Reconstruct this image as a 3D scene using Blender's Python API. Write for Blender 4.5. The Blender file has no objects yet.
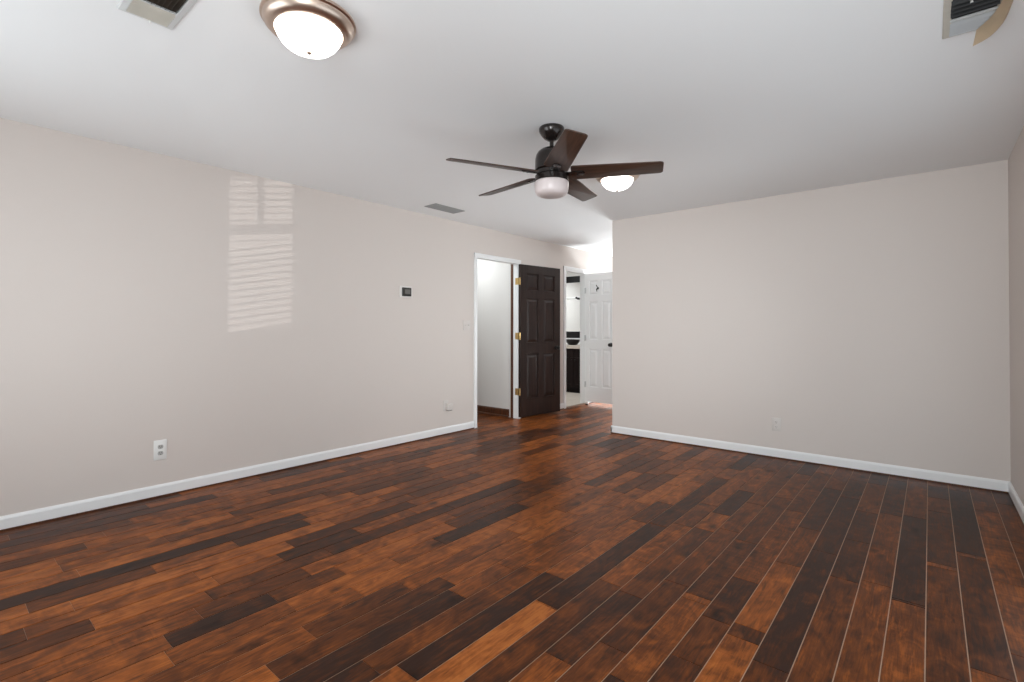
import bpy, bmesh, math, random
from mathutils import Vector, Matrix

sc = bpy.context.scene
COL = sc.collection
rnd = random.Random(11)

# ---------------------------------------------------------------- camera
CAMX, CAMH = 4.1992, 1.1966
cam = bpy.data.cameras.new('camera')
cam_o = bpy.data.objects.new('camera', cam)
COL.objects.link(cam_o)
cam.sensor_fit = 'HORIZONTAL'
cam.sensor_width = 36.0
cam.lens = 497.448 / 1024 * 36.0
cam.shift_x = 0.0
cam.shift_y = (323.745 - 341.0) / 1024.0
cam.clip_start = 0.02
yaw, pitch, roll = -0.698574, 0.009727, 0.00124
fw = Vector((math.sin(yaw) * math.cos(pitch), math.cos(yaw) * math.cos(pitch), math.sin(pitch)))
r0 = Vector((math.cos(yaw), -math.sin(yaw), 0))
u0 = r0.cross(fw)
rx = r0 * math.cos(roll) + u0 * math.sin(roll)
ux = -r0 * math.sin(roll) + u0 * math.cos(roll)
M = Matrix.Identity(4)
for i in range(3):
    M[i][0] = rx[i]; M[i][1] = ux[i]; M[i][2] = -fw[i]
M[0][3], M[1][3], M[2][3] = CAMX, 0.0, CAMH
cam_o.matrix_world = M
sc.camera = cam_o

# ---------------------------------------------------------------- world, lights, exposure
sc.view_settings.view_transform = 'Standard'
sc.view_settings.look = 'None'
sc.view_settings.exposure = 0.06
sc.view_settings.gamma = 1.0
sc.view_settings.use_curve_mapping = False
w = bpy.data.worlds.new('daylight_sky')
sc.world = w
w.use_nodes = True
w.node_tree.nodes['Background'].inputs[0].default_value = (0.86, 0.93, 1.0, 1)
w.node_tree.nodes['Background'].inputs[1].default_value = 0.8


def area(name, loc, rot, sx, sy, power, color=(1, 1, 1), spread=180):
    l = bpy.data.lights.new(name, 'AREA')
    l.shape = 'RECTANGLE'; l.size = sx; l.size_y = sy
    l.energy = power; l.color = color
    l.spread = math.radians(spread)
    o = bpy.data.objects.new(name, l)
    o.location = loc; o.rotation_euler = rot
    COL.objects.link(o)
    return o


R = math.radians
W = 4.645             # inner face of the right wall
YEND = 8.75           # inner face of the hall's end wall
REAR = -0.62          # inner face of the wall behind the camera
# daylight through the two rear windows, plus fill added to even out the room
DAY = (0.92, 1.0, 1.035)
area('daylight_and_fill', (1.45, REAR + 0.06, 1.35), (R(92), 0, 0), 1.7, 1.5, 21, DAY)
area('daylight_and_fill', (1.45, REAR + 0.08, 1.00), (R(100), 0, R(12)), 1.7, 1.2, 5, DAY, 70)  # narrow fill beam added to reach the far left
area('daylight_and_fill', (4.00, REAR + 0.09, 1.50), (R(92), 0, 0), 0.75, 1.3, 45, DAY)
area('daylight_and_fill', (4.00, REAR + 0.09, 1.50), (R(97), 0, R(5)), 0.75, 1.3, 3.5, DAY, 70)  # narrow fill beam added to brighten the back wall
area('daylight_and_fill', (W - 0.05, 2.20, 0.80), (R(95), 0, R(90)), 3.5, 1.2, 12.5, DAY)  # added fill at the made-up right-wall window
area('daylight_and_fill', (W - 0.05, 3.40, 1.05), (R(93), 0, R(75)), 1.1, 1.5, 10.5, DAY, 70)  # added fill aimed at the middle of the left wall
# fill added out of view at the hall's solid end wall
area('hall_fill', (0.75, YEND - 0.06, 1.05), (R(105), 0, R(180)), 1.2, 1.1, 100, DAY)
area('hall_fill', (0.75, YEND - 0.06, 0.75), (R(122), 0, R(180)), 1.2, 0.8, 74, DAY)
area('passage_fill', (-0.75, 4.55, 2.40), (0, 0, 0), 0.5, 0.5, 13, DAY)  # added light without a fitting, brightens the passage
area('bathroom_fill', (-1.2, 7.1, 2.40), (0, 0, 0), 0.9, 0.7, 38, DAY)  # added light without a fitting, brightens the bathroom
# sunlight glinting up off the ground outside, through the blinds of the right-hand rear window
sp = bpy.data.lights.new('sun_glint', 'SPOT')
sp.energy = 4000; sp.color = (1.0, 0.985, 0.96)
sp.shadow_soft_size = 0.010
sp.spot_size = R(5.0); sp.spot_blend = 0.05
sp_o = bpy.data.objects.new('sun_glint', sp)
GD = Vector((-1.0, 0.615, 0.105)).normalized()
tgt = Vector((4.04, REAR, 1.53))
sp_o.location = tgt - GD * 18.0
sp_o.rotation_euler = GD.to_track_quat('-Z', 'Y').to_euler()
COL.objects.link(sp_o)


# ---------------------------------------------------------------- materials
def mat(name, color, rough=0.5, metal=0.0, spec=0.5, emis=None, estr=0.0, noise=0.0, nscale=40.0, bump=0.0, bscale=200.0, coat=0.0):
    m = bpy.data.materials.new(name)
    m.use_nodes = True
    nt = m.node_tree
    b = nt.nodes['Principled BSDF']
    b.inputs['Base Color'].default_value = (*color, 1)
    b.inputs['Roughness'].default_value = rough
    b.inputs['Metallic'].default_value = metal
    b.inputs['Specular IOR Level'].default_value = spec
    if coat:
        b.inputs['Coat Weight'].default_value = coat
        b.inputs['Coat Roughness'].default_value = 0.15
    if emis:
        b.inputs['Emission Color'].default_value = (*emis, 1)
        b.inputs['Emission Strength'].default_value = estr
    tc = nt.nodes.new('ShaderNodeTexCoord')
    if noise:
        n = nt.nodes.new('ShaderNodeTexNoise')
        n.inputs['Scale'].default_value = nscale
        n.inputs['Detail'].default_value = 4
        nt.links.new(tc.outputs['Object'], n.inputs['Vector'])
        mx = nt.nodes.new('ShaderNodeMix'); mx.data_type = 'RGBA'
        mx.inputs[6].default_value = (*[c * (1 - noise) for c in color], 1)
        mx.inputs[7].default_value = (*[min(1, c * (1 + noise)) for c in color], 1)
        nt.links.new(n.outputs['Fac'], mx.inputs[0])
        nt.links.new(mx.outputs[2], b.inputs['Base Color'])
    if bump:
        n = nt.nodes.new('ShaderNodeTexNoise')
        n.inputs['Scale'].default_value = bscale
        n.inputs['Detail'].default_value = 3
        nt.links.new(tc.outputs['Object'], n.inputs['Vector'])
        bp = nt.nodes.new('ShaderNodeBump')
        bp.inputs['Strength'].default_value = bump
        bp.inputs['Distance'].default_value = 0.002
        nt.links.new(n.outputs['Fac'], bp.inputs['Height'])
        nt.links.new(bp.outputs['Normal'], b.inputs['Normal'])
    return m


def wood(name, dark, light, rough, sc3=(30, 30, 2.0), bump=0.15):
    m = mat(name, light, rough)
    nt = m.node_tree; b = nt.nodes['Principled BSDF']
    tc = nt.nodes.new('ShaderNodeTexCoord')
    mp = nt.nodes.new('ShaderNodeMapping'); mp.inputs['Scale'].default_value = sc3
    n = nt.nodes.new('ShaderNodeTexNoise'); n.inputs['Scale'].default_value = 1.5
    n.inputs['Detail'].default_value = 6; n.inputs['Distortion'].default_value = 0.6
    nt.links.new(tc.outputs['Object'], mp.inputs['Vector'])
    nt.links.new(mp.outputs[0], n.inputs['Vector'])
    cr = nt.nodes.new('ShaderNodeValToRGB')
    cr.color_ramp.elements[0].position = 0.3; cr.color_ramp.elements[0].color = (*dark, 1)
    cr.color_ramp.elements[1].position = 0.72; cr.color_ramp.elements[1].color = (*light, 1)
    nt.links.new(n.outputs['Fac'], cr.inputs[0])
    nt.links.new(cr.outputs[0], b.inputs['Base Color'])
    bp = nt.nodes.new('ShaderNodeBump'); bp.inputs['Strength'].default_value = bump
    bp.inputs['Distance'].default_value = 0.001
    nt.links.new(n.outputs['Fac'], bp.inputs['Height'])
    nt.links.new(bp.outputs['Normal'], b.inputs['Normal'])
    return m


WALL = mat('wall_paint', (0.668, 0.602, 0.562), 0.55, noise=0.012, nscale=1.5, bump=0.05, bscale=260, spec=0.35)
WALLW = mat('hall_paint', (0.74, 0.71, 0.68), 0.55, noise=0.012, nscale=1.5)
CEIL = mat('ceiling_paint', (0.875, 0.88, 0.885), 0.7, noise=0.01, nscale=1.2, bump=0.06, bscale=180, spec=0.3)
TRIM = mat('white_trim_paint', (0.83, 0.83, 0.83), 0.32)
WDOOR = mat('white_door_paint', (0.90, 0.90, 0.90), 0.35)
DDOOR = wood('espresso_door_stain', (0.0115, 0.0058, 0.0046), (0.031, 0.0168, 0.0140), 0.33, (22, 22, 1.6))
DDOOR.node_tree.nodes['Principled BSDF'].inputs['Specular IOR Level'].default_value = 0.3
BROWN = wood('stained_trim', (0.045, 0.014, 0.006), (0.12, 0.04, 0.015), 0.35, (30, 30, 3))
BRASS = mat('brass', (0.78, 0.53, 0.22), 0.28, 1.0)
BLACK = mat('black_metal', (0.012, 0.011, 0.011), 0.3, 0.6)
BRONZE = mat('oil_rubbed_bronze', (0.022, 0.016, 0.014), 0.26, 0.55, coat=0.4)
BLADE = wood('fan_blade_walnut', (0.030, 0.016, 0.011), (0.085, 0.043, 0.028), 0.42, (3, 40, 40))
FROST = mat('frosted_glass_off', (0.70, 0.615, 0.60), 0.28, noise=0.02, nscale=12)
GLOW = mat('lit_frosted_glass', (0.95, 0.94, 0.92), 0.3, emis=(1.0, 0.965, 0.92), estr=6.0)
NICKEL = mat('brushed_nickel', (0.62, 0.50, 0.42), 0.32, 1.0, noise=0.05, nscale=60)
VENTW = mat('vent_enamel', (0.62, 0.63, 0.63), 0.45)
VENTL = mat('vent_blade_grey', (0.40, 0.41, 0.42), 0.5)
VENTB = mat('vent_blade_aged', (0.52, 0.49, 0.43), 0.5, noise=0.1, nscale=25)
VENTG = mat('vent_grey_enamel', (0.31, 0.312, 0.305), 0.5)
DUCTSH = mat('duct_shade', (0.020, 0.020, 0.021), 0.8)  # near-black colour stands in for the shade inside a duct
DUCTBR = mat('brown_duct_shade', (0.055, 0.040, 0.028), 0.8, noise=0.3, nscale=30)  # dark brown stands in for shade in the duct and between louvers
AMBER = mat('yellowed_plastic', (0.66, 0.53, 0.38), 0.35, noise=0.12, nscale=14)
PLASTIC = mat('white_plastic', (0.80, 0.79, 0.77), 0.35)
PLPAINT = mat('painted_over_plate', (0.66, 0.61, 0.575), 0.5)
PLPLATE = mat('pale_plate', (0.74, 0.70, 0.67), 0.4)
SOCK = mat('socket_grey', (0.42, 0.41, 0.39), 0.45)
SLOT = mat('socket_slot', (0.05, 0.05, 0.05), 0.6)
SCREEN = mat('thermostat_screen', (0.16, 0.155, 0.145), 0.25)
TDARK = mat('thermostat_bezel', (0.022, 0.020, 0.019), 0.3)
ESPR = wood('vanity_espresso', (0.006, 0.003, 0.003), (0.014, 0.008, 0.007), 0.4, (20, 20, 2))
ESPR.node_tree.nodes['Principled BSDF'].inputs['Specular IOR Level'].default_value = 0.12
STONE = mat('counter_stone', (0.46, 0.40, 0.345), 0.25, noise=0.2, nscale=50)
MIRROR = mat('mirror_silver', (0.92, 0.92, 0.92), 0.02, 1.0)
TILE = mat('bathroom_tile', (0.56, 0.49, 0.42), 0.3, noise=0.1, nscale=8)
STRIP = wood('threshold_strip', (0.10, 0.045, 0.022), (0.24, 0.125, 0.065), 0.4, (3, 40, 40))
SLATM = mat('blind_slat', (0.85, 0.84, 0.82), 0.5)
GLASS = bpy.data.materials.new('window_glass'); GLASS.use_nodes = True
gn = GLASS.node_tree
gn.nodes.remove(gn.nodes['Principled BSDF'])
g_t = gn.nodes.new('ShaderNodeBsdfTransparent'); g_g = gn.nodes.new('ShaderNodeBsdfGlossy'); g_g.inputs['Roughness'].default_value = 0.02
g_m = gn.nodes.new('ShaderNodeMixShader'); g_m.inputs[0].default_value = 0.06
gn.links.new(g_t.outputs[0], g_m.inputs[1]); gn.links.new(g_g.outputs[0], g_m.inputs[2])
gn.links.new(g_m.outputs[0], gn.nodes['Material Output'].inputs['Surface'])


def floor_material():
    m = bpy.data.materials.new('hand_scraped_maple')
    m.use_nodes = True
    nt = m.node_tree; N = nt.nodes; L = nt.links
    b = N['Principled BSDF']
    at = N.new('ShaderNodeAttribute'); at.attribute_name = 'plank'     # r: tone of the board, g/b: where in the log it was cut
    sep = N.new('ShaderNodeSeparateColor'); L.new(at.outputs['Color'], sep.inputs[0])
    geo = N.new('ShaderNodeTexCoord')
    sx = N.new('ShaderNodeSeparateXYZ'); L.new(geo.outputs['Object'], sx.inputs[0])

    def math_(op, a, bb, clamp=False):
        n = N.new('ShaderNodeMath'); n.operation = op; n.use_clamp = clamp
        for i, v in enumerate((a, bb)):
            if isinstance(v, (int, float)):
                n.inputs[i].default_value = v
            else:
                L.new(v, n.inputs[i])
        return n.outputs[0]
    gx = math_('ADD', sx.outputs[0], math_('MULTIPLY', sep.outputs[1], 37.0))
    gy = math_('ADD', sx.outputs[1], math_('MULTIPLY', sep.outputs[2], 53.0))
    cb = N.new('ShaderNodeCombineXYZ'); L.new(gx, cb.inputs[0]); L.new(gy, cb.inputs[1])
    cb.inputs[2].default_value = 0

    def noise(scx, scy, scale, detail, dist, rough=0.55):
        mp = N.new('ShaderNodeMapping'); mp.inputs['Scale'].default_value = (scx, scy, 1)
        L.new(cb.outputs[0], mp.inputs['Vector'])
        n = N.new('ShaderNodeTexNoise'); n.inputs['Scale'].default_value = scale
        n.inputs['Detail'].default_value = detail; n.inputs['Distortion'].default_value = dist
        n.inputs['Roughness'].default_value = rough
        L.new(mp.outputs[0], n.inputs['Vector'])
        return n.outputs['Fac']
    grain = noise(26, 2.4, 2.2, 8, 0.9, 0.70)       # long fibres
    fig = noise(6, 3.2, 1.6, 4, 1.6)                # blotchy stain, cathedral figure
    cross = noise(4, 26, 1.3, 3, 0.9)               # curly ripples across the board
    fine = noise(70, 4, 2.0, 5, 0.4, 0.7)
    streak = noise(13, 1.5, 1.7, 5, 2.2)            # dark mineral streaks along the board
    # tone of the board plus stain variation
    t = math_('ADD', sep.outputs[0], math_('MULTIPLY', math_('SUBTRACT', fig, 0.5), 1.05))
    t = math_('ADD', t, math_('MULTIPLY', math_('SUBTRACT', grain, 0.5), 1.0))
    t = math_('ADD', t, math_('MULTIPLY', math_('SUBTRACT', streak, 0.58, True), -1.9))
    amp = math_('MULTIPLY', math_('SUBTRACT', cross, 0.5), math_('MULTIPLY', math_('SUBTRACT', sep.outputs[2], 0.45, True), 1.1))
    t = math_('ADD', t, amp)
    t = math_('ADD', t, math_('MULTIPLY', math_('SUBTRACT', fine, 0.5), 0.55), True)
    cr = N.new('ShaderNodeValToRGB'); L.new(t, cr.inputs[0])
    e = cr.color_ramp.elements
    e[0].position = 0.0; e[0].color = (0.026, 0.0105, 0.0062, 1)
    e[1].position = 1.0; e[1].color = (0.35, 0.108, 0.024, 1)
    for p, c in ((0.25, (0.064, 0.0185, 0.0055)), (0.5, (0.124, 0.0345, 0.0080)), (0.75, (0.240, 0.0665, 0.0125))):
        k = e.new(p); k.color = (*c, 1)
    # small dark knots and mineral streaks
    mp = N.new('ShaderNodeMapping'); mp.inputs['Scale'].default_value = (7.0, 3.0, 1)
    L.new(cb.outputs[0], mp.inputs['Vector'])
    wob = N.new('ShaderNodeTexNoise'); wob.inputs['Scale'].default_value = 14; wob.inputs['Detail'].default_value = 3
    L.new(cb.outputs[0], wob.inputs['Vector'])
    addv = N.new('ShaderNodeVectorMath'); addv.operation = 'ADD'
    sc_ = N.new('ShaderNodeVectorMath'); sc_.operation = 'SCALE'; sc_.inputs['Scale'].default_value = 0.35
    L.new(wob.outputs['Color'], sc_.inputs[0])
    L.new(mp.outputs[0], addv.inputs[0]); L.new(sc_.outputs[0], addv.inputs[1])
    vo = N.new('ShaderNodeTexVoronoi'); vo.inputs['Scale'].default_value = 0.9
    L.new(addv.outputs[0], vo.inputs['Vector'])
    kn = N.new('ShaderNodeValToRGB'); L.new(vo.outputs['Distance'], kn.inputs[0])
    kn.color_ramp.elements[0].position = 0.035; kn.color_ramp.elements[0].color = (0.16, 0.13, 0.11, 1)
    kn.color_ramp.elements[1].position = 0.20; kn.color_ramp.elements[1].color = (1, 1, 1, 1)
    mx = N.new('ShaderNodeMix'); mx.data_type = 'RGBA'; mx.blend_type = 'MULTIPLY'
    mx.inputs[0].default_value = 0.95
    L.new(cr.outputs[0], mx.inputs[6]); L.new(kn.outputs[0], mx.inputs[7])
    L.new(mx.outputs[2], b.inputs['Base Color'])
    rr = math_('ADD', math_('MULTIPLY', grain, 0.16), 0.27)
    L.new(rr, b.inputs['Roughness'])
    b.inputs['Specular IOR Level'].default_value = 0.11
    # hand scraped undulation + grain
    hs = noise(16, 2.4, 1.6, 2, 0.5)
    hsum = math_('ADD', math_('MULTIPLY', hs, 1.0), math_('MULTIPLY', grain, 0.25))
    bp = N.new('ShaderNodeBump'); bp.inputs['Strength'].default_value = 0.22; bp.inputs['Distance'].default_value = 0.004
    L.new(hsum, bp.inputs['Height']); L.new(bp.outputs['Normal'], b.inputs['Normal'])
    return m


FLOORM = floor_material()
SEAM = mat('seam_dust', (0.36, 0.235, 0.16), 0.85, noise=0.2, nscale=20)


# ---------------------------------------------------------------- mesh helpers
def obj(name, bm, m, parent=None, loc=None, rotz=None, smooth=False, sharp=35, recalc=True):
    if recalc:
        bmesh.ops.recalc_face_normals(bm, faces=bm.faces)
    me = bpy.data.meshes.new(name)
    bm.to_mesh(me); bm.free()
    for mm in (m if isinstance(m, (list, tuple)) else [m]):
        me.materials.append(mm)
    if smooth:
        for p in me.polygons:
            p.use_smooth = True
        me.set_sharp_from_angle(angle=R(sharp))
    o = bpy.data.objects.new(name, me)
    COL.objects.link(o)
    if parent is not None:
        o.parent = parent
    if loc is not None:
        o.location = loc
    if rotz is not None:
        o.rotation_euler = (0, 0, rotz)
    return o


def tag(o, label=None, cat=None, group=None, kind=None):
    if label: o['label'] = label
    if cat: o['category'] = cat
    if group: o['group'] = group
    if kind: o['kind'] = kind
    return o


def thing(name, label, cat, loc=(0, 0, 0), rotz=0, group=None):
    o = bpy.data.objects.new(name, None)
    o.empty_display_size = 0.1
    COL.objects.link(o)
    o.location = loc; o.rotation_euler = (0, 0, rotz)
    return tag(o, label, cat, group)


def struct(name, bm, m, label=None, cat=None, **kw):
    o = obj(name, bm, m, **kw)
    return tag(o, label, cat, None, 'structure')


def box(bm, x0, x1, y0, y1, z0, z1, bev=0.0, seg=2, mi=0, mtx=None):
    t = bmesh.new()
    bmesh.ops.create_cube(t, size=1)
    for v in t.verts:
        v.co = Vector((x0 + (v.co.x + .5) * (x1 - x0), y0 + (v.co.y + .5) * (y1 - y0), z0 + (v.co.z + .5) * (z1 - z0)))
    if bev:
        bmesh.ops.bevel(t, geom=list(t.edges), offset=bev, segments=seg, affect='EDGES', profile=0.5)
    merge(bm, t, mtx, mi)


def merge(bm, t, mtx=None, mi=0):
    vm = {}
    for v in t.verts:
        vm[v] = bm.verts.new(mtx @ v.co if mtx else v.co)
    for f in t.faces:
        try:
            g = bm.faces.new([vm[v] for v in f.verts]); g.material_index = mi
        except ValueError:
            pass
    t.free()


def lathe(bm, prof, n=40, mtx=None, mi=0):
    """prof: list of (r, z); r == 0 closes at a pole"""
    t = bmesh.new()
    rings = []
    for r, z in prof:
        if r < 1e-6:
            rings.append([t.verts.new((0, 0, z))])
        else:
            rings.append([t.verts.new((r * math.cos(2 * math.pi * k / n), r * math.sin(2 * math.pi * k / n), z)) for k in range(n)])
    for a, b in zip(rings[:-1], rings[1:]):
        for k in range(n):
            k2 = (k + 1) % n
            if len(a) == 1 and len(b) == 1: continue
            if len(a) == 1: t.faces.new((a[0], b[k2], b[k]))
            elif len(b) == 1: t.faces.new((a[k], a[k2], b[0]))
            else: t.faces.new((a[k], a[k2], b[k2], b[k]))
    merge(bm, t, mtx, mi)


def prism(bm, pts, a, b, axis='z', mtx=None, mi=0, bev=0.0):
    """polygon pts (2D) extruded from a to b along axis"""
    t = bmesh.new()
    def P(p, h):
        return {'z': (p[0], p[1], h), 'y': (p[0], h, p[1]), 'x': (h, p[0], p[1])}[axis]
    A = [t.verts.new(P(p, a)) for p in pts]
    B = [t.verts.new(P(p, b)) for p in pts]
    t.faces.new(A); t.faces.new(list(reversed(B)))
    n = len(pts)
    for i in range(n):
        t.faces.new((A[i], A[(i + 1) % n], B[(i + 1) % n], B[i]))
    if bev:
        bmesh.ops.bevel(t, geom=list(t.edges), offset=bev, segments=2, affect='EDGES', profile=0.5)
    merge(bm, t, mtx, mi)


def tube(bm, pts, r, n=12, mtx=None, mi=0):
    t = bmesh.new()
    pts = [Vector(p) for p in pts]
    rings = []
    up = Vector((0, 0, 1))
    for i, p in enumerate(pts):
        d = (pts[min(i + 1, len(pts) - 1)] - pts[max(i - 1, 0)]).normalized()
        a = d.cross(up)
        if a.length < 1e-3: a = d.cross(Vector((1, 0, 0)))
        a.normalize(); b = d.cross(a)
        rr = r[i] if isinstance(r, (list, tuple)) else r
        rings.append([t.verts.new(p + (a * math.cos(2 * math.pi * k / n) + b * math.sin(2 * math.pi * k / n)) * rr) for k in range(n)])
    for A, B in zip(rings[:-1], rings[1:]):
        for k in range(n):
            t.faces.new((A[k], A[(k + 1) % n], B[(k + 1) % n], B[k]))
    t.faces.new(rings[0]); t.faces.new(list(reversed(rings[-1])))
    merge(bm, t, mtx, mi)


def copy_tree(o, parent=None):
    c = o.copy(); COL.objects.link(c)
    if parent is not None:
        c.parent = parent
    for ch in list(o.children):
        copy_tree(ch, c)
    return c


# ---------------------------------------------------------------- room shell
H = 2.44
YB = 5.1235          # back wall
XE = 1.4035          # free end of the back wall
TH = 0.10            # thickness of the left wall
D1a, D1b, D1h = 4.335, 5.122, 2.062      # doorway to the passage
D2a, D2b, D2h = 6.258, 6.84, 2.075       # doorway to the bathroom
PW = 5.135           # passage side wall

bm = bmesh.new()
box(bm, -TH, 0, REAR - .1, D1a, 0, H)
box(bm, -TH, 0, D1a, D1b, D1h, H)
box(bm, -TH, 0, D1b, D2a, 0, H)
box(bm, -TH, 0, D2a, D2b, D2h, H)
box(bm, -TH, 0, D2b, YEND, 0, H)
struct('wall_left', bm, WALL, 'long beige wall on the left with two doorways', 'wall')
bm = bmesh.new(); box(bm, XE, W, YB, YB + .9, 0, H)
struct('wall_back', bm, WALL, 'plain beige end wall facing the camera', 'wall')
WC = (0.4, 4.0, 0.10, 1.95)  # opening added in the right wall for even fill light
bm = bmesh.new()
box(bm, W, W + .1, REAR - .1, WC[0], 0, H); box(bm, W, W + .1, WC[1], YEND, 0, H)
box(bm, W, W + .1, WC[0], WC[1], 0, WC[2]); box(bm, W, W + .1, WC[0], WC[1], WC[3], H)
struct('wall_right', bm, WALL, 'sliver of beige wall at the right edge', 'wall')
bm = bmesh.new(); box(bm, -2.4, W + .1, YEND, YEND + .1, 0, H)
struct('wall_hall', bm, WALLW, 'white end wall of the hall', 'wall')
bm = bmesh.new(); box(bm, -2.4, -TH, PW, PW + .1, 0, H)
struct('wall_passage', bm, WALLW, 'pale wall seen through the left doorway', 'wall')
bm = bmesh.new()
box(bm, -2.4, -2.3, 3.6, YEND, 0, H); box(bm, -2.3, -TH, 3.6, 3.7, 0, H)
struct('wall_passage_end', bm, WALLW, 'far wall of the side passage', 'wall')
VY = 7.79; MY = 8.36
bm = bmesh.new(); box(bm, -2.3, -TH, MY, MY + .1, 0, H)
struct('wall_bathroom', bm, WALLW, 'white bathroom wall behind the vanity', 'wall')
# rear wall with two window openings
WA = (3.63, 4.46, 0.885, 2.20)
WB = (0.55, 2.35, 0.60, 2.15)
bm = bmesh.new()
box(bm, -.1, WB[0], REAR - .1, REAR, 0, H)
box(bm, WB[0], WB[1], REAR - .1, REAR, 0, WB[2]); box(bm, WB[0], WB[1], REAR - .1, REAR, WB[3], H)
box(bm, WB[1], WA[0], REAR - .1, REAR, 0, H)
box(bm, WA[0], WA[1], REAR - .1, REAR, 0, WA[2]); box(bm, WA[0], WA[1], REAR - .1, REAR, WA[3], H)
box(bm, WA[1], W + .1, REAR - .1, REAR, 0, H)
struct('wall_rear', bm, WALL, 'beige wall behind the camera with two windows', 'wall')
bm = bmesh.new(); box(bm, -2.4, W + .1, REAR - .1, YEND + .1, H, H + .12)
struct('ceiling', bm, CEIL, 'smooth flat white ceiling', 'ceiling')

# floor: individual boards with open seams over a dusty underlay, all one floor
PITCH = 0.1200
X0 = 4.06
GAP = 0.0036
FIX = {}   # hand-placed boards: row -> [(y0, y1, tone)]
for row, y0, y1, t in (
        (-25, 0.20, 1.14, .02), (-24, 1.14, 1.55, .09), (-18, .62, 1.02, .08), (-14, .80, 1.62, .30), (-13, .75, 1.57, .05),
        (-11, 1.10, 1.99, .06), (-10, 1.76, 2.90, .09), (-10, 1.0, 1.75, .86), (-9, 1.20, 2.10, .28), (-8, 1.50, 2.07, .20),
        (-20, 2.30, 3.05, .12), (-10, 2.91, 4.14, .18), (-3, 1.95, 3.13, .06), (0, 2.80, 4.08, .07), (2, 3.6, 4.95, .05),
        (-2, 2.85, 3.41, .15), (-4, 1.60, 2.05, .62), (-4, 2.15, 2.85, .62), (-6, 1.55, 2.20, .5), (-16, 2.40, 3.30, .72),
        (-28, .85, 1.30, .74), (-12, 3.20, 3.72, .80), (-11, 3.3, 3.9, .66), (1, 2.2, 3.3, .30), (-1, 1.9, 2.9, .42), (0, 1.6, 2.78, .45),
        (2, 2.4, 3.55, .22), (3, 2.6, 3.3, .55), (1, 3.35, 4.3, .16), (-7, 2.3, 3.1, .38), (-6, 2.25, 3.0, .26), (-9, 2.4, 3.0, .55)):
    FIX.setdefault(row, []).append((y0, y1, t))
bm = bmesh.new()
lay = bm.loops.layers.float_color.new('plank')


def plank(xa, xb, ya, yb, tone):
    g, bl = rnd.random(), rnd.random()
    e = 0.0012; d = 0.0016; ge = 0.0007
    x0, x1, y0, y1 = xa + GAP / 2, xb - GAP / 2, ya + ge, yb - ge
    top = [bm.verts.new(p) for p in ((x0 + e, y0 + e, 0), (x1 - e, y0 + e, 0), (x1 - e, y1 - e, 0), (x0 + e, y1 - e, 0))]
    mid = [bm.verts.new(p) for p in ((x0, y0, -.0007), (x1, y0, -.0007), (x1, y1, -.0007), (x0, y1, -.0007))]
    bot = [bm.verts.new((v.co.x, v.co.y, -0.006)) for v in mid]
    fs = [bm.faces.new(top)]
    for A, B in ((mid, top), (bot, mid)):
        for i in range(4):
            fs.append(bm.faces.new((A[i], A[(i + 1) % 4], B[(i + 1) % 4], B[i])))
    for f in fs:
        for lp in f.loops:
            lp[lay] = (tone, g, bl, 1)


def row_tone(xm, ym):
    u = rnd.random()
    right = max(0.0, min(1.0, (xm - 2.5) / 1.2))
    if u < 0.06 + 0.24 * right: t = rnd.uniform(.08, .22)
    elif u < 0.28 + 0.50 * right: t = rnd.uniform(.26, .42)
    else: t = rnd.uniform(.50 - .10 * right, .78 - .26 * right)
    return t


def fill(xa, xb, ya, yb, fix):
    y = ya
    fix = sorted(f for f in fix if f[1] > ya and f[0] < yb)
    i = 0
    prev = .5
    while y < yb - 1e-4:
        lim = fix[i][0] if i < len(fix) else yb
        if lim - y < 1e-4:
            plank(xa, xb, y, min(fix[i][1], yb), fix[i][2]); y = min(fix[i][1], yb); i += 1
            continue
        l = rnd.choice((.32, .45, .55, .62, .75, .9, 1.05, 1.2)) * rnd.uniform(.92, 1.08)
        e = y + l
        if lim - e < .26: e = lim if lim - y < 1.35 else y + (lim - y) * .5
        e = min(e, lim)
        t = row_tone((xa + xb) / 2, (y + e) / 2)
        if abs(t - prev) < .08: t = row_tone((xa + xb) / 2, (y + e) / 2)
        plank(xa, xb, y, e, t); prev = t
        y = e


for k in range(-54, 6):
    xa, xb = X0 + k * PITCH, X0 + (k + 1) * PITCH
    st = -rnd.uniform(0, .6)
    if xb <= -TH:
        fill(max(xa, -2.3), xb, 3.7, PW, [])
    elif xa < 0:
        fill(max(xa, -2.3), xb, D1a - .02 if xb > 0 else 3.7, PW, []) if xb <= 0 else None
        if xb > 0:
            fill(0.001, xb, REAR, YEND, FIX.get(k, []))
            fill(xa, -0.001, D1a, PW - .02, [])
    elif xa < W:
        fill(xa, min(xb, W), REAR + 0.0, YEND, FIX.get(k, []))
n0 = len(bm.faces)
box(bm, -2.4, W, REAR - .1, YEND, -.10, -.0022, mi=1)
for f in bm.faces:
    if f.material_index == 1:
        for lp in f.loops: lp[lay] = (.5, .5, .5, 1)
struct('floor', bm, [FLOORM, SEAM], 'glossy hand-scraped dark reddish wood plank floor', 'floor', recalc=False)
# bathroom tiles and threshold strip
bm = bmesh.new()
tx = -0.055
while tx > -2.3:
    ty = 5.262
    while ty < MY:
        box(bm, max(tx - .302, -2.3), tx, ty, min(ty + .302, MY), -.02, .004, bev=.0015, seg=1)
        ty += .305
    tx -= .305
struct('floor_bathroom', bm, TILE, 'beige tiled bathroom floor beyond the second doorway', 'floor')
bm = bmesh.new()
prism(bm, [(-.055, 0), (0.01, 0), (-.005, .008), (-.045, .010)], D2a, D2b, 'y')
struct('trim_threshold', bm, STRIP, 'light brown wood threshold strip under the bathroom doorway', 'trim')

# baseboards: eased-top profile, a hairline above the floor
BH = 0.086


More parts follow.
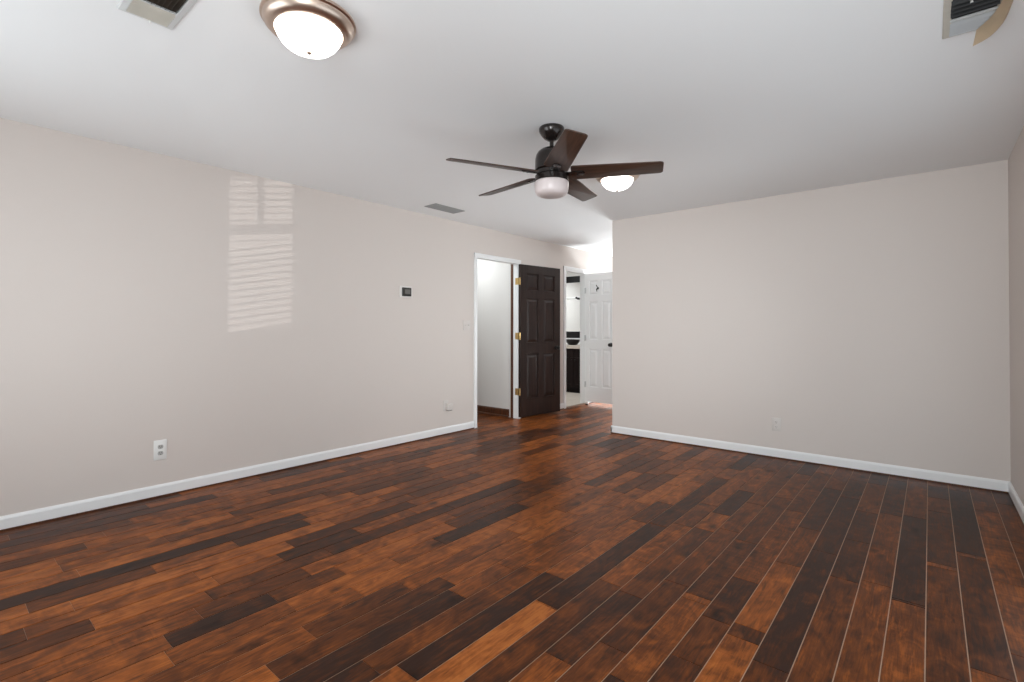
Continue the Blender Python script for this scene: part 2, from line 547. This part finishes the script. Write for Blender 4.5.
def base_prof(t=0.014, h=BH, z=0.011):
    return [(0, z), (t, z), (t, h - .018), (t * .8, h - .010), (t * .5, h - .003), (t * .35, h), (0, h)]


def baseboard(name, segs, m, label, h=BH):
    bm = bmesh.new()
    for kind, a, b, c in segs:
        if kind == 'L':    # on wall x=c facing +x, from y=a to b
            prism(bm, [(c + p, z) for p, z in base_prof(h=h)], a, b, 'y')
        elif kind == 'R':
            prism(bm, [(c - p, z) for p, z in base_prof(h=h)], a, b, 'y')
        elif kind == 'B':  # on wall y=c facing -y, from x=a to b
            prism(bm, [(c - p, z) for p, z in base_prof(h=h)], a, b, 'x')
        elif kind == 'F':
            prism(bm, [(c + p, z) for p, z in base_prof(h=h)], a, b, 'x')
    o = struct(name, bm, m, label, 'baseboard')
    # thin stained strip the boards butt against, under the painted board
    bm = bmesh.new()
    for kind, a, b, c in segs:
        q = [(0, .0005), (.0135, .0005), (.0135, .0105), (0, .0105)]
        sg = 1 if kind in 'LF' else -1
        prism(bm, [(c + sg * p, z) for p, z in q], a, b, 'y' if kind in 'LR' else 'x')
    tag(obj('base_strip', bm, BROWN, o), 'dark stained strip under the baseboard')
    return o


baseboard('baseboard_left', [('L', REAR, D1a - .053, 0), ('L', D1b + .055, D2a - .06, 0), ('L', D2b + .06, YEND, 0)], TRIM, 'long white baseboard along the left wall')
baseboard('baseboard_back', [('B', XE - .014, W, YB), ('R', YB - .014, YB + .9, XE)], TRIM, 'white baseboard along the end wall')
baseboard('baseboard_right', [('R', REAR, YB, W)], TRIM, 'white baseboard at the right edge')
baseboard('baseboard_rear', [('F', 0, W, REAR)], TRIM, 'white baseboard on the wall behind the camera')
bm = bmesh.new()
prism(bm, [(PW - p, z) for p, z in base_prof(.014, .105)], -2.3, -TH - .06, 'x')
prism(bm, [(PW - .014, .002), (PW - .030, .002), (PW - .029, .012), (PW - .022, .020), (PW - .014, .022)], -2.3, -TH - .06, 'x')
struct('baseboard_passage', bm, BROWN, 'stained brown baseboard in the side passage', 'baseboard')


# door casings and jambs (white)
def casing_prof(w=.053, t=.016):
    return [(0, 0), (w, 0), (w, t * .9), (w - .006, t), (w * .45, t * .8), (w * .2, t * .55), (0, t * .5)]


def doorway(name, ya, yb, h, cw, label, inner_white=True):
    bm = bmesh.new()
    # casing on the room side: left leg, right leg, head
    prof = casing_prof(cw)
    prism(bm, [(ya + .004 - p, x) for p, x in prof], 0.0, h + cw - .004, 'z', Matrix(((0, 1, 0, 0), (1, 0, 0, 0), (0, 0, 1, 0), (0, 0, 0, 1))))
    prism(bm, [(yb - .004 + p, x) for p, x in prof], 0.0, h + cw - .004, 'z', Matrix(((0, 1, 0, 0), (1, 0, 0, 0), (0, 0, 1, 0), (0, 0, 0, 1))))
    prism(bm, [(x, h - .004 + p) for p, x in prof], ya - cw + .004, yb + cw - .004, 'y')
    # jambs lining the opening
    d0 = -.075 if not inner_white else -TH - .012
    box(bm, d0, .003, ya - .012, ya + .006, 0, h + .012)
    box(bm, d0, .003, yb - .006, yb + .012, 0, h + .012)
    box(bm, d0, .003, ya + .006, yb - .006, h - .006, h + .012)
    return struct(name, bm, TRIM, label, 'door trim')


doorway('trim_1', D1a, D1b, D1h, .053, 'white casing around the left doorway', inner_white=False)
doorway('trim_2', D2a, D2b, D2h, .066, 'white casing around the bathroom doorway')
# the passage side of the first doorway is stained brown
bm = bmesh.new()
box(bm, -.118, -.075, D1b - .010, D1b + .012, 0, D1h + .01, bev=.002)
box(bm, -.118, -.075, D1a - .012, D1a + .010, 0, D1h + .01, bev=.002)
box(bm, -.118, -.100, D1a - .06, D1a - .004, 0, D1h + .06, bev=.003)
struct('trim_3', bm, BROWN, 'stained brown inner half of the left door frame', 'door trim')


# ---------------------------------------------------------------- six-panel doors
def six_panel(bm, wd, h, t=.035):
    """slab in local x: 0..wd (0 = hinge side), thickness along y: -t/2..t/2, raised panels on both faces"""
    st, mid = wd * .145, wd * .125
    pw = (wd - 2 * st - mid) / 2
    cols = [(st, st + pw), (st + pw + mid, wd - st)]
    sx = h / 2.03
    rows = [(.235 * sx, .835 * sx), (.985 * sx, 1.585 * sx), (1.690 * sx, 1.915 * sx)]
    xs = sorted({0, wd, *[c for p in cols for c in p]})
    zs = sorted({0, h, *[c for p in rows for c in p]})
    holes = {(xs.index(a), zs.index(c)) for a, b in cols for c, d in rows}
    for s in (-1, 1):
        y = s * t / 2
        V = {}
        def v(x, z, yy):
            k = (round(x, 5), round(z, 5), round(yy, 5))
            if k not in V: V[k] = bm.verts.new((x, yy, z))
            return V[k]
        for i in range(len(xs) - 1):
            for j in range(len(zs) - 1):
                a, b, c, d = xs[i], xs[i + 1], zs[j], zs[j + 1]
                if (i, j) in holes:
                    ins = [(0, 0), (.005, .0135), (.020, .0135), (.046, .003)]
                    for (i0, d0), (i1, d1) in zip(ins[:-1], ins[1:]):
                        q0 = [v(a + i0, c + i0, y - s * d0), v(b - i0, c + i0, y - s * d0), v(b - i0, d - i0, y - s * d0), v(a + i0, d - i0, y - s * d0)]
                        q1 = [v(a + i1, c + i1, y - s * d1), v(b - i1, c + i1, y - s * d1), v(b - i1, d - i1, y - s * d1), v(a + i1, d - i1, y - s * d1)]
                        for k in range(4):
                            bm.faces.new((q0[k], q0[(k + 1) % 4], q1[(k + 1) % 4], q1[k]))
                    i1, d1 = ins[-1]
                    bm.faces.new((v(a + i1, c + i1, y - s * d1), v(b - i1, c + i1, y - s * d1), v(b - i1, d - i1, y - s * d1), v(a + i1, d - i1, y - s * d1)))
                else:
                    bm.faces.new((v(a, c, y), v(b, c, y), v(b, d, y), v(a, d, y)))
    y = t / 2
    for q in (((0, -y, 0), (0, y, 0), (0, y, h), (0, -y, h)), ((wd, -y, 0), (wd, y, 0), (wd, y, h), (wd, -y, h)),
              ((0, -y, 0), (wd, -y, 0), (wd, y, 0), (0, y, 0)), ((0, -y, h), (wd, -y, h), (wd, y, h), (0, y, h))):
        bm.faces.new([bm.verts.new(p) for p in q])
    bmesh.ops.remove_doubles(bm, verts=bm.verts, dist=1e-5)


def knob(bm, s, x, z, t=.035):
    """door knob on face s (+1/-1) at x, z in door coordinates"""
    mt = Matrix.Translation((x, s * t / 2, z)) @ Matrix.Rotation(R(-90 * s), 4, 'X')
    lathe(bm, [(0, 0), (.031, 0), (.032, .004), (.026, .008), (.012, .010), (.011, .026), (.020, .032), (.027, .042), (.027, .052), (.020, .060), (0, .063)], 24, mt)


def hinge_leaf(bm, zc, hh=.089):
    """butt hinge: knuckle barrel at door origin with one leaf on the jamb (+ball tips)"""
    lathe(bm, [(0, -hh / 2 - .006), (.004, -hh / 2 - .004), (.0065, -hh / 2), (.0065, hh / 2), (.004, hh / 2 + .004), (0, hh / 2 + .006)], 12,
          Matrix.Translation((0, 0, zc)))


# dark door folded back almost against the left wall
DW = .775
hx, hy = .030, 5.119
ang = math.atan2(5.870 - hy, .135 - hx)
bm = bmesh.new(); six_panel(bm, DW, 2.03)
d1 = struct('door_1', bm, DDOOR, 'dark espresso six-panel door folded open against the left wall', 'door', loc=(hx, hy, .022), rotz=ang)
bm = bmesh.new(); knob(bm, -1, DW - .088, .905); knob(bm, 1, DW - .088, .905)
tag(obj('knob', bm, BLACK, d1, smooth=True), 'black round door knob')
for zc in (.335, 1.075, 1.805):
    bm = bmesh.new()
    mt = Matrix.Translation((-.004, -.012, zc))
    lathe(bm, [(0, -.050), (.004, -.049), (.0075, -.0445), (.0075, .0445), (.004, .049), (0, .050)], 12, mt)
    # leaf on the jamb reveal: expressed in door coordinates
    inv = Matrix.Rotation(-ang, 4, 'Z') @ Matrix.Translation((-hx, -hy, -.022))
    box(bm, -.040, .020, D1b - .0085, D1b - .005, zc + .022 - .0445, zc + .022 + .0445, mtx=inv)
    tag(obj('hinge', bm, BRASS, d1, smooth=True), 'brass hinge')

# white bathroom door standing open across the hall
WDW = .55
bm = bmesh.new(); six_panel(bm, WDW, 2.012)
d2 = struct('door_2', bm, WDOOR, 'white six-panel bathroom door standing open in the hall', 'door', loc=(.012, 6.795, .050), rotz=R(-1.0))
bm = bmesh.new(); knob(bm, -1, WDW - .078, .900); knob(bm, 1, WDW - .078, .900)
tag(obj('knob', bm, BLACK, d2, smooth=True), 'small dark door knob')
bm = bmesh.new()
tube(bm, [(.243, -.017, 1.775), (.243, -.022, 1.775)], .017, 16)
tube(bm, [(.243, -.020, 1.775), (.243, -.050, 1.765), (.243, -.062, 1.745), (.243, -.056, 1.725)], [.008, .009, .010, .012], 10)
tube(bm, [(.243, -.020, 1.785), (.238, -.045, 1.805), (.232, -.052, 1.825)], [.006, .006, .007], 10)
tag(obj('robe_hook', bm, BLACK, d2, smooth=True), 'black robe hook')
for zc in (.27, 1.0, 1.75):
    bm = bmesh.new()
    lathe(bm, [(0, -.050), (.004, -.049), (.0065, -.0445), (.0065, .0445), (.004, .049), (0, .050)], 12, Matrix.Translation((.0, -.024, zc)))
    box(bm, .0, .028, -.0190, -.0175, zc - .044, zc + .044)
    tag(obj('hinge', bm, VENTW, d2, smooth=True), 'grey hinge')

# spring door stop at the foot of the white door
ds = thing('door_stop', 'small white door stop under the hinge corner of white door', 'door stop', (.062, 6.755, 0))
bm = bmesh.new(); lathe(bm, [(0, .001), (.026, .001), (.027, .006), (.020, .012), (.014, .020), (0, .021)], 20)
obj('foot', bm, BLACK, ds, smooth=True)
bm = bmesh.new(); lathe(bm, [(.013, .020), (.021, .024), (.022, .050), (.017, .057), (0, .058)], 20)
obj('bumper', bm, PLASTIC, ds, smooth=True)


# ---------------------------------------------------------------- ceiling fan
FX, FY = 2.41, 2.51
fan = thing('ceiling_fan', 'dark bronze ceiling fan with five walnut blades, hanging from the ceiling', 'ceiling fan', (FX, FY, H))
bm = bmesh.new(); lathe(bm, [(0, 0), (.076, 0), (.079, -.006), (.078, -.022), (.066, -.044), (.046, -.066), (.030, -.076), (.020, -.079), (0, -.080)], 40)
obj('canopy', bm, BRONZE, fan, smooth=True)
bm = bmesh.new(); lathe(bm, [(.0125, -.07), (.0125, -.14)], 20)
lathe(bm, [(.0125, -.118), (.020, -.120), (.022, -.135), (.030, -.140)], 20)
obj('downrod', bm, BRONZE, fan, smooth=True)
bm = bmesh.new(); lathe(bm, [(0, -.126), (.040, -.127), (.066, -.136), (.086, -.152), (.097, -.172), (.102, -.198), (.103, -.262), (.100, -.266), (0, -.266)], 48)
obj('motor_housing', bm, BRONZE, fan, smooth=True)
bm = bmesh.new(); lathe(bm, [(0, -.268), (.094, -.268), (.094, -.292), (.088, -.294), (.088, -.298), (.103, -.300), (.104, -.332), (.100, -.336), (0, -.336)], 48)
obj('blade_hub', bm, BRONZE, fan, smooth=True, sharp=40)
bm = bmesh.new(); lathe(bm, [(.100, -.334), (.105, -.340), (.106, -.352), (.105, -.376), (.102, -.397), (.093, -.413), (.075, -.422), (.045, -.426), (0, -.427)], 48)
lg = obj('light_glass', bm, FROST, fan, smooth=True)
tag(lg, 'unlit frosted white glass drum shade')


def blade_bm():
    bm = bmesh.new()
    # outline in local x (radius) / y (width)
    pts = []
    r0b, r1 = .122, .668
    w0, w1 = .075, .060
    def arc(cx, cy, r, a0, a1, n=6):
        return [(cx + r * math.cos(R(a0 + (a1 - a0) * k / n)), cy + r * math.sin(R(a0 + (a1 - a0) * k / n))) for k in range(n + 1)]
    pts += arc(r0b + .014, -w0 + .014, .014, 180, 270)
    pts += arc(r1 - .022, -w1 + .018, .018, 270, 360)
    pts += arc(r1 - .006 - .014, w1 - .018, .018, 0, 90)
    pts += arc(r0b + .014, w0 - .014, .014, 90, 180)
    prism(bm, pts, -.0035, .0035, 'z', bev=.0015)
    return bm


def bracket_bm():
    bm = bmesh.new()
    prism(bm, [(.085, -.022), (.13, -.020), (.15, -.027), (.195, -.022), (.205, 0), (.195, .022), (.15, .027), (.13, .020), (.085, .022)], -.0095, -.0036, 'z', bev=.0015)
    for px, py in ((.16, .012), (.16, -.012), (.19, 0)):
        lathe(bm, [(0, -.0125), (.004, -.012), (.005, -.0095)], 10, Matrix.Translation((px, py, 0)))
    return bm


b_me = a_me = None
for k in range(5):
    az = R(-43.9 + 72 * k)
    if b_me is None:
        bl = obj('blade', blade_bm(), BLADE, fan, smooth=True); b_me = bl.data
        ar = obj('blade_bracket', bracket_bm(), BRONZE, bl, smooth=True); a_me = ar.data
    else:
        bl = bpy.data.objects.new('blade', b_me); COL.objects.link(bl); bl.parent = fan
        ar = bpy.data.objects.new('blade_bracket', a_me); COL.objects.link(ar); ar.parent = bl
    bl.location = (0, 0, -.286)
    bl.rotation_euler = (Matrix.Rotation(az, 4, 'Z') @ Matrix.Rotation(R(-13.5), 4, 'X')).to_euler()


# ---------------------------------------------------------------- flush-mount ceiling lights
def flush_light(x, y, label):
    t = thing('ceiling_light', label, 'ceiling light', (x, y, H), 0, None)
    bm = bmesh.new()
    lathe(bm, [(0, 0), (.178, 0), (.180, -.004), (.180, -.012), (.172, -.016), (.171, -.022), (.166, -.034), (.154, -.046), (.140, -.052), (.130, -.053), (.126, -.049), (.126, -.030), (0, -.030)], 64)
    obj('rim', bm, NICKEL, t, smooth=True, sharp=30)
    bm = bmesh.new()
    lathe(bm, [(.1255, -.046), (.125, -.056), (.120, -.073), (.107, -.093), (.087, -.111), (.062, -.123), (.034, -.130), (0, -.132)], 56)
    g = obj('glass_shade', bm, GLOW, t, smooth=True)
    bm = bmesh.new()
    lathe(bm, [(0, -.130), (.010, -.1305), (.011, -.135), (.007, -.139), (0, -.140)], 20)
    obj('finial', bm, NICKEL, t, smooth=True)
    return t


flush_light(2.290, 1.000, 'lit flush-mount dome light with nickel rim, nearest the camera, cut by the top edge')
flush_light(2.285, 3.590, 'lit flush-mount dome light farther off, showing below a fan blade')
# ---------------------------------------------------------------- ceiling vents
def vent(label, x0, x1, y0, y1, mats, banks, fl=.026, lever=None):
    """register under the ceiling; banks: list of (axis, a, b, lo, hi, n, tilt, material)"""
    t = thing('ceiling_vent', label, 'air vent', ((x0 + x1) / 2, (y0 + y1) / 2, H))
    ox, oy = (x0 + x1) / 2, (y0 + y1) / 2
    hx_, hy_ = (x1 - x0) / 2, (y1 - y0) / 2
    bm = bmesh.new()
    # mitred flange with a bevelled lip
    prof = [(0, -.001), (0, -.004), (.004, -.008), (fl - .004, -.011), (fl, -.010), (fl, -.002)]
    ring = [[bm.verts.new((sx * (hx_ - i), sy * (hy_ - i), z)) for sx, sy in ((-1, -1), (1, -1), (1, 1), (-1, 1))] for i, z in prof]
    for A, B in zip(ring, ring[1:] + ring[:1]):
        for k in range(4):
            bm.faces.new((A[k], A[(k + 1) % 4], B[(k + 1) % 4], B[k]))
    obj('flange', bm, mats[0], t)
    bm = bmesh.new(); box(bm, -hx_ + fl * .6, hx_ - fl * .6, -hy_ + fl * .6, hy_ - fl * .6, -.0015, -.0006)  # flat dark plate in place of the shaded duct above
    obj('dark_backing', bm, mats[1], t)
    for axis, a, b, lo, hi, n, tilt, m in banks:
        bm = bmesh.new()
        for k in range(n):
            c = lo + (hi - lo) * (k + .5) / n
            wv = (hi - lo) / n * .62
            if axis == 'y':   # blades run along y, stacked along x
                mt = Matrix.Translation((c, 0, -.0075)) @ Matrix.Rotation(R(tilt), 4, 'Y')
                box(bm, -wv, wv, a, b, -.0005, .0005, mtx=mt)
            else:
                mt = Matrix.Translation((0, c, -.0075)) @ Matrix.Rotation(R(tilt), 4, 'X')
                box(bm, a, b, -wv, wv, -.0005, .0005, mtx=mt)
        obj('louver_bank', bm, m, t)
    return t


# near-left register: x 1.795..2.14, y .445..0.665
v = vent('white ceiling register with beige louvers at the top left corner', 1.795, 2.115, .480, .665, (VENTW, DUCTBR),
         [('y', -.068, .068, -.134, -.022, 6, -38, VENTB), ('x', -.010, .134, -.068, .068, 9, 62, DUCTBR)])  # second bank coloured dark like the shade in its gaps
bm = bmesh.new(); box(bm, -.024, -.016, -.067, .067, -.011, -.004, bev=.001); obj('divider', bm, VENTW, v)
bm = bmesh.new(); tube(bm, [(-.142, .012, -.008), (-.146, .012, -.020)], [.0035, .0045], 10); box(bm, -.150, -.138, -.012, .012, -.013, -.009, bev=.001)
obj('damper_lever', bm, PLASTIC, v, smooth=True)
# far-left register along the left wall
vent('narrow grey ceiling register over the left wall, before the doorway', .275, .452, 3.285, 3.690, (VENTG, DUCTSH),
     [('y', -.178, .178, -.065, .065, 7, -30, VENTG)], fl=.022)
# top-right register
v3 = vent('ceiling register with dark gap at the top right corner, partly hidden by deflector', 4.246, 4.43, 2.44, 2.800, (VENTB, DUCTSH),
          [('x', -.070, .070, .034, .150, 4, -34, VENTL), ('x', -.070, .070, -.150, -.02, 4, -80, DUCTSH)])  # second bank coloured near-black like the shade in its gaps
bm = bmesh.new(); box(bm, -.071, .071, .022, .034, -.013, -.006, bev=.001); obj('divider', bm, VENTW, v3)
bm = bmesh.new(); tube(bm, [(-.012, -.096, -.010), (-.012, -.096, -.022)], .006, 10); box(bm, -.019, -.005, -.14, -.092, -.014, -.010, bev=.001)
obj('damper_lever', bm, PLASTIC, v3, smooth=True)

# yellowed clear-plastic deflector hanging off that register
bm = bmesh.new()
EA = [(4.352, 2.772), (4.386, 2.700), (4.411, 2.603), (4.424, 2.470)]     # edge clipped to the register
EB = [(4.343, 2.824), (4.394, 2.769), (4.426, 2.659), (4.436, 2.500)]     # free lower edge


def along(pl, t):
    t *= len(pl) - 1
    k = min(int(t), len(pl) - 2); f = t - k
    p = [pl[max(k - 1, 0)], pl[k], pl[k + 1], pl[min(k + 2, len(pl) - 1)]]
    return [0.5 * (2 * p[1][c] + (p[2][c] - p[0][c]) * f + (2 * p[0][c] - 5 * p[1][c] + 4 * p[2][c] - p[3][c]) * f * f
                   + (3 * p[1][c] - p[0][c] - 3 * p[2][c] + p[3][c]) * f ** 3) for c in (0, 1)]


nu, nv = 16, 8
grid = []
for i in range(nu + 1):
    a, b_ = along(EA, i / nu), along(EB, i / nu)
    rowv = []
    for j in range(nv + 1):
        f = j / nv
        bul = .010 * math.sin(math.pi * f) * min(1, i / 6)
        rowv.append(bm.verts.new((a[0] + (b_[0] - a[0]) * f + bul, a[1] + (b_[1] - a[1]) * f + bul * .4, 2.4215 - .042 * f)))
    grid.append(rowv)
for i in range(nu):
    for j in range(nv):
        bm.faces.new((grid[i][j], grid[i + 1][j], grid[i + 1][j + 1], grid[i][j + 1]))
bmesh.ops.solidify(bm, geom=bm.faces[:], thickness=.0025)
defl = obj('air_deflector', bm, AMBER, smooth=True)
tag(defl, 'yellowed curved plastic air deflector hanging from the top right register', 'air deflector')


# ---------------------------------------------------------------- wall plates
def plate_left(name, label, y, z, loc_x=0.0):
    t = thing(name, label, {'thermostat': 'thermostat', 'light_switch': 'light switch'}.get(name, 'outlet'), (loc_x, y, z), R(90))
    return t
# local frame of things on the left wall: after rotz=90deg local x -> +y, local -y -> +x (room side)


def outlet_parts(t, pm, sm, wd=.072, hh=.116, th=.006):
    bm = bmesh.new(); box(bm, -wd / 2, wd / 2, -th, 0, -hh / 2, hh / 2, bev=.0025)
    obj('plate', bm, pm, t, smooth=True)
    for zz in (.0225, -.0225):
        bm = bmesh.new()
        a = [(.0165 * math.cos(R(d)), max(-.0135, min(.0135, .0175 * math.sin(R(d))))) for d in range(0, 360, 12)]
        prism(bm, [(p, q + zz) for p, q in a], -th - .0025, -th + .001, 'y')
        s = obj('socket', bm, sm, t)
        bm = bmesh.new()
        for px, hh_ in ((-.0065, .0085), (.0065, .0065)):
            box(bm, px - .0012, px + .0012, -th - .0030, -th - .0020, zz + .003 - hh_ / 2, zz + .003 + hh_ / 2)
        tube(bm, [(0, -th - .0030, zz - .0085), (0, -th - .0020, zz - .0085)], .0026, 10)
        obj('slot', bm, SLOT, s)
    bm = bmesh.new(); tube(bm, [(0, -th - .0012, 0), (0, -th + .001, 0)], .0034, 12)
    obj('screw', bm, pm, t)


o1 = thing('wall_outlet', 'white duplex wall outlet low on the left wall, near the camera', 'outlet', (0, 1.108, .331), R(90))
outlet_parts(o1, PLASTIC, SOCK, .080, .140)
o2 = thing('wall_outlet', 'painted-over outlet plate low on the far end wall', 'outlet', (3.104, YB, .310), 0)
outlet_parts(o2, PLPAINT, PLPAINT, .078, .122)
o3 = thing('wall_outlet', 'painted-over outlet behind the plug adapter, left of the doorway', 'outlet', (0, 3.835, .325), R(90))
outlet_parts(o3, PLPAINT, PLPAINT, .074, .118)
ad = thing('plug_adapter', 'pale plug-in adapter sticking out of the outlet left of the doorway', 'adapter', (.0085, 3.858, .318), R(90))
bm = bmesh.new(); box(bm, -.036, .036, -.052, 0, -.042, .034, bev=.006, seg=3)
obj('body', bm, PLPAINT, ad, smooth=True)
bm = bmesh.new(); box(bm, -.028, .028, -.046, -.006, -.049, -.041, bev=.002)  # dark block stands in for the shade slit beneath the adapter
obj('shade_slit', bm, SCREEN, ad, smooth=True)

th = thing('thermostat', 'small white square thermostat with dark screen on the left wall', 'thermostat', (0, 3.268, 1.578), R(90))
bm = bmesh.new(); box(bm, -.080, .080, -.012, 0, -.062, .062, bev=.004, seg=3)
obj('wall_plate', bm, PLPLATE, th, smooth=True)
bm = bmesh.new(); box(bm, -.058, .058, -.026, -.011, -.045, .045, bev=.005, seg=3)
bod = obj('body', bm, TDARK, th, smooth=True)
bm = bmesh.new(); box(bm, -.028, .042, -.0275, -.0255, -.020, .026)
obj('screen', bm, SCREEN, bod)

sw = thing('light_switch', 'painted-over double light switch beside the left doorway', 'light switch', (0, 4.165, 1.235), R(90))
bm = bmesh.new(); box(bm, -.058, .058, -.006, 0, -.058, .058, bev=.0025)
obj('plate', bm, PLPAINT, sw, smooth=True)
for px in (-.023, .023):
    bm = bmesh.new()
    box(bm, px - .006, px + .006, -.0075, -.005, -.013, .013)
    prism(bm, [(-.007, -.006), (-.018, .002), (-.017, .008), (-.007, .006)], px - .0045, px + .0045, 'x')
    obj('toggle', bm, PLPAINT, sw)


# ---------------------------------------------------------------- bathroom seen through the second doorway
va = thing('bathroom_vanity', 'dark espresso vanity cabinet with pale stone top in the bathroom', 'vanity', (-1.2, VY, 0))
cx0, cx1 = -.78, .72         # cabinet extent in local x
DEP = MY - VY - .002
bm = bmesh.new()
box(bm, cx0, cx1, .018, DEP, .10, .825); box(bm, cx0 + .02, cx1 - .02, .07, DEP, .004, .10)
obj('cabinet', bm, ESPR, va)
n = 4
for k in range(n):
    a, b_ = cx0 + (cx1 - cx0) * k / n + .004, cx0 + (cx1 - cx0) * (k + 1) / n - .004
    bm = bmesh.new()
    box(bm, a, b_, .004, .020, .115, .66, bev=.002)
    for q in ((a, a + .055, .115, .66), (b_ - .055, b_, .115, .66), (a + .055, b_ - .055, .115, .17), (a + .055, b_ - .055, .605, .66)):
        box(bm, q[0], q[1], -.004, .006, q[2], q[3], bev=.0015)
    dr = obj('door', bm, ESPR, va)
    bm = bmesh.new(); xk = b_ - .03 if k % 2 == 0 else a + .03
    tube(bm, [(xk, -.004, .62), (xk, -.022, .62)], [.005, .011], 12); obj('handle', bm, BLACK, dr, smooth=True)
    bm = bmesh.new(); box(bm, a, b_, -.002, .020, .675, .815, bev=.002)
    dw = obj('drawer', bm, ESPR, va)
    bm = bmesh.new(); tube(bm, [((a + b_) / 2, -.002, .745), ((a + b_) / 2, -.020, .745)], [.005, .011], 12); obj('knob', bm, BLACK, dw, smooth=True)
bm = bmesh.new(); box(bm, cx0 - .015, cx1 + .015, -.02, DEP, .826, .885, bev=.004)
obj('countertop', bm, STONE, va)
bm = bmesh.new(); box(bm, cx0 - .015, cx1 + .015, DEP - .022, DEP, .886, 1.005, bev=.003)
obj('backsplash', bm, PLASTIC, va)

bowl = thing('vessel_basin', 'black vessel basin sitting on the pale bathroom counter', 'basin', (-1.02, 8.02, .886))
bm = bmesh.new(); lathe(bm, [(0, 0), (.06, .001), (.085, .008), (.125, .055), (.150, .105), (.146, .108), (.118, .060), (.07, .018), (0, .014)], 36)
obj('bowl', bm, BLACK, bowl, smooth=True)
bm = bmesh.new(); lathe(bm, [(0, .013), (.02, .0135), (.021, .018), (0, .020)], 20); obj('drain', bm, NICKEL, bowl, smooth=True)

mr = thing('wall_mirror', 'large black framed mirror over the bathroom vanity', 'mirror', (-1.2, MY, 1.015))
mw, mh, fr = .74, 1.22, .125
bm = bmesh.new()
def bar(x0, x1, z0, z1): box(bm, x0, x1, -.030, -.002, z0, z1, bev=.004)
bar(-mw, mw, 0, fr); bar(-mw, mw, mh - fr, mh); bar(-mw, -mw + fr, fr, mh - fr); bar(mw - fr, mw, fr, mh - fr)
obj('frame', bm, BLACK, mr)
bm = bmesh.new(); box(bm, -mw + fr * .8, mw - fr * .8, -.012, -.004, fr * .8, mh - fr * .8)
obj('glass', bm, MIRROR, mr)

tb = thing('white_bar', 'white bar with black tip added in front of the bathroom mirror', 'towel bar', (-1.19, MY - .03, 1.80))  # bar added for an unidentified white shape with a black tip
bm = bmesh.new(); tube(bm, [(-.30, -.05, 0), (.08, -.05, 0)], .014, 14)
obj('rail', bm, PLASTIC, tb, smooth=True)
for px in (-.30, .09):
    bm = bmesh.new(); tube(bm, [(px, -.001, -.01), (px, -.03, 0), (px, -.064, 0)], [.026, .018, .022], 16)
    tag(obj('end_cap', bm, BLACK, tb, smooth=True), 'black end cap')


# ---------------------------------------------------------------- rear windows (behind the camera) with blinds on the right-hand one
def window(name, wn, label, blinds):
    x0, x1, z0, z1 = wn
    yo = REAR - .1
    bm = bmesh.new()
    for q in ((x0, x0 + .035, z0, z1), (x1 - .035, x1, z0, z1), (x0, x1, z0, z0 + .035), (x0, x1, z1 - .035, z1)):
        box(bm, q[0], q[1], yo + .01, yo + .07, q[2], q[3])
    zm = (z0 + z1) / 2 + .03
    box(bm, x0, x1, yo + .02, yo + .06, zm - .03, zm + .03)
    xm = (x0 + x1) / 2
    box(bm, xm - .012, xm + .012, yo + .025, yo + .055, zm, z1)
    box(bm, x0, x1, yo + .025, yo + .055, z1 - .285, z1 - .25)
    f = struct(name, bm, TRIM, label, 'window')
    bm = bmesh.new(); box(bm, x0 + .03, x1 - .03, yo + .036, yo + .040, z0 + .03, z1 - .03)
    obj('glass_pane', bm, GLASS, f)
    if blinds:
        bm = bmesh.new()
        z = z0 + .05; k = 0
        while z < z1 - .06:
            tilt = 2.5 if z > z0 + .5 else -1.5
            skew = 0.0 if z > z0 + .62 else (.045 if z > z0 + .38 else .028)
            mt = Matrix.Translation(((x0 + x1) / 2, REAR - .018, z)) @ Matrix.Rotation(-skew, 4, 'Y') @ Matrix.Rotation(R(tilt), 4, 'X')
            box(bm, -(x1 - x0) / 2 + .012, (x1 - x0) / 2 - .012, -.024, .024, -.0014, .0014, mtx=mt)
            z += .044
        box(bm, x0 + .01, x1 - .01, REAR - .05, REAR - .002, z1 - .05, z1 - .005)
        obj('blind', bm, SLATM, f)
    return f


window('window_1', WA, 'window with open slatted blinds behind the camera', True)
window('window_2', WB, 'wide window behind the camera', False)
bm = bmesh.new()  # window added out of view in the right wall for fill light
for q in ((WC[0], WC[0] + .04, WC[2], WC[3]), (WC[1] - .04, WC[1], WC[2], WC[3]), (WC[0], WC[1], WC[2], WC[2] + .04), (WC[0], WC[1], WC[3] - .04, WC[3]),
          ((WC[0] + WC[1]) / 2 - .025, (WC[0] + WC[1]) / 2 + .025, WC[2], WC[3])):
    box(bm, W + .03, W + .09, q[0], q[1], q[2], q[3])
f = struct('added_window', bm, TRIM, 'added unseen window in the right wall, letting in fill light', 'window')
bm = bmesh.new(); box(bm, W + .058, W + .062, WC[0] + .03, WC[1] - .03, WC[2] + .03, WC[3] - .03)
obj('glass_pane', bm, GLASS, f)
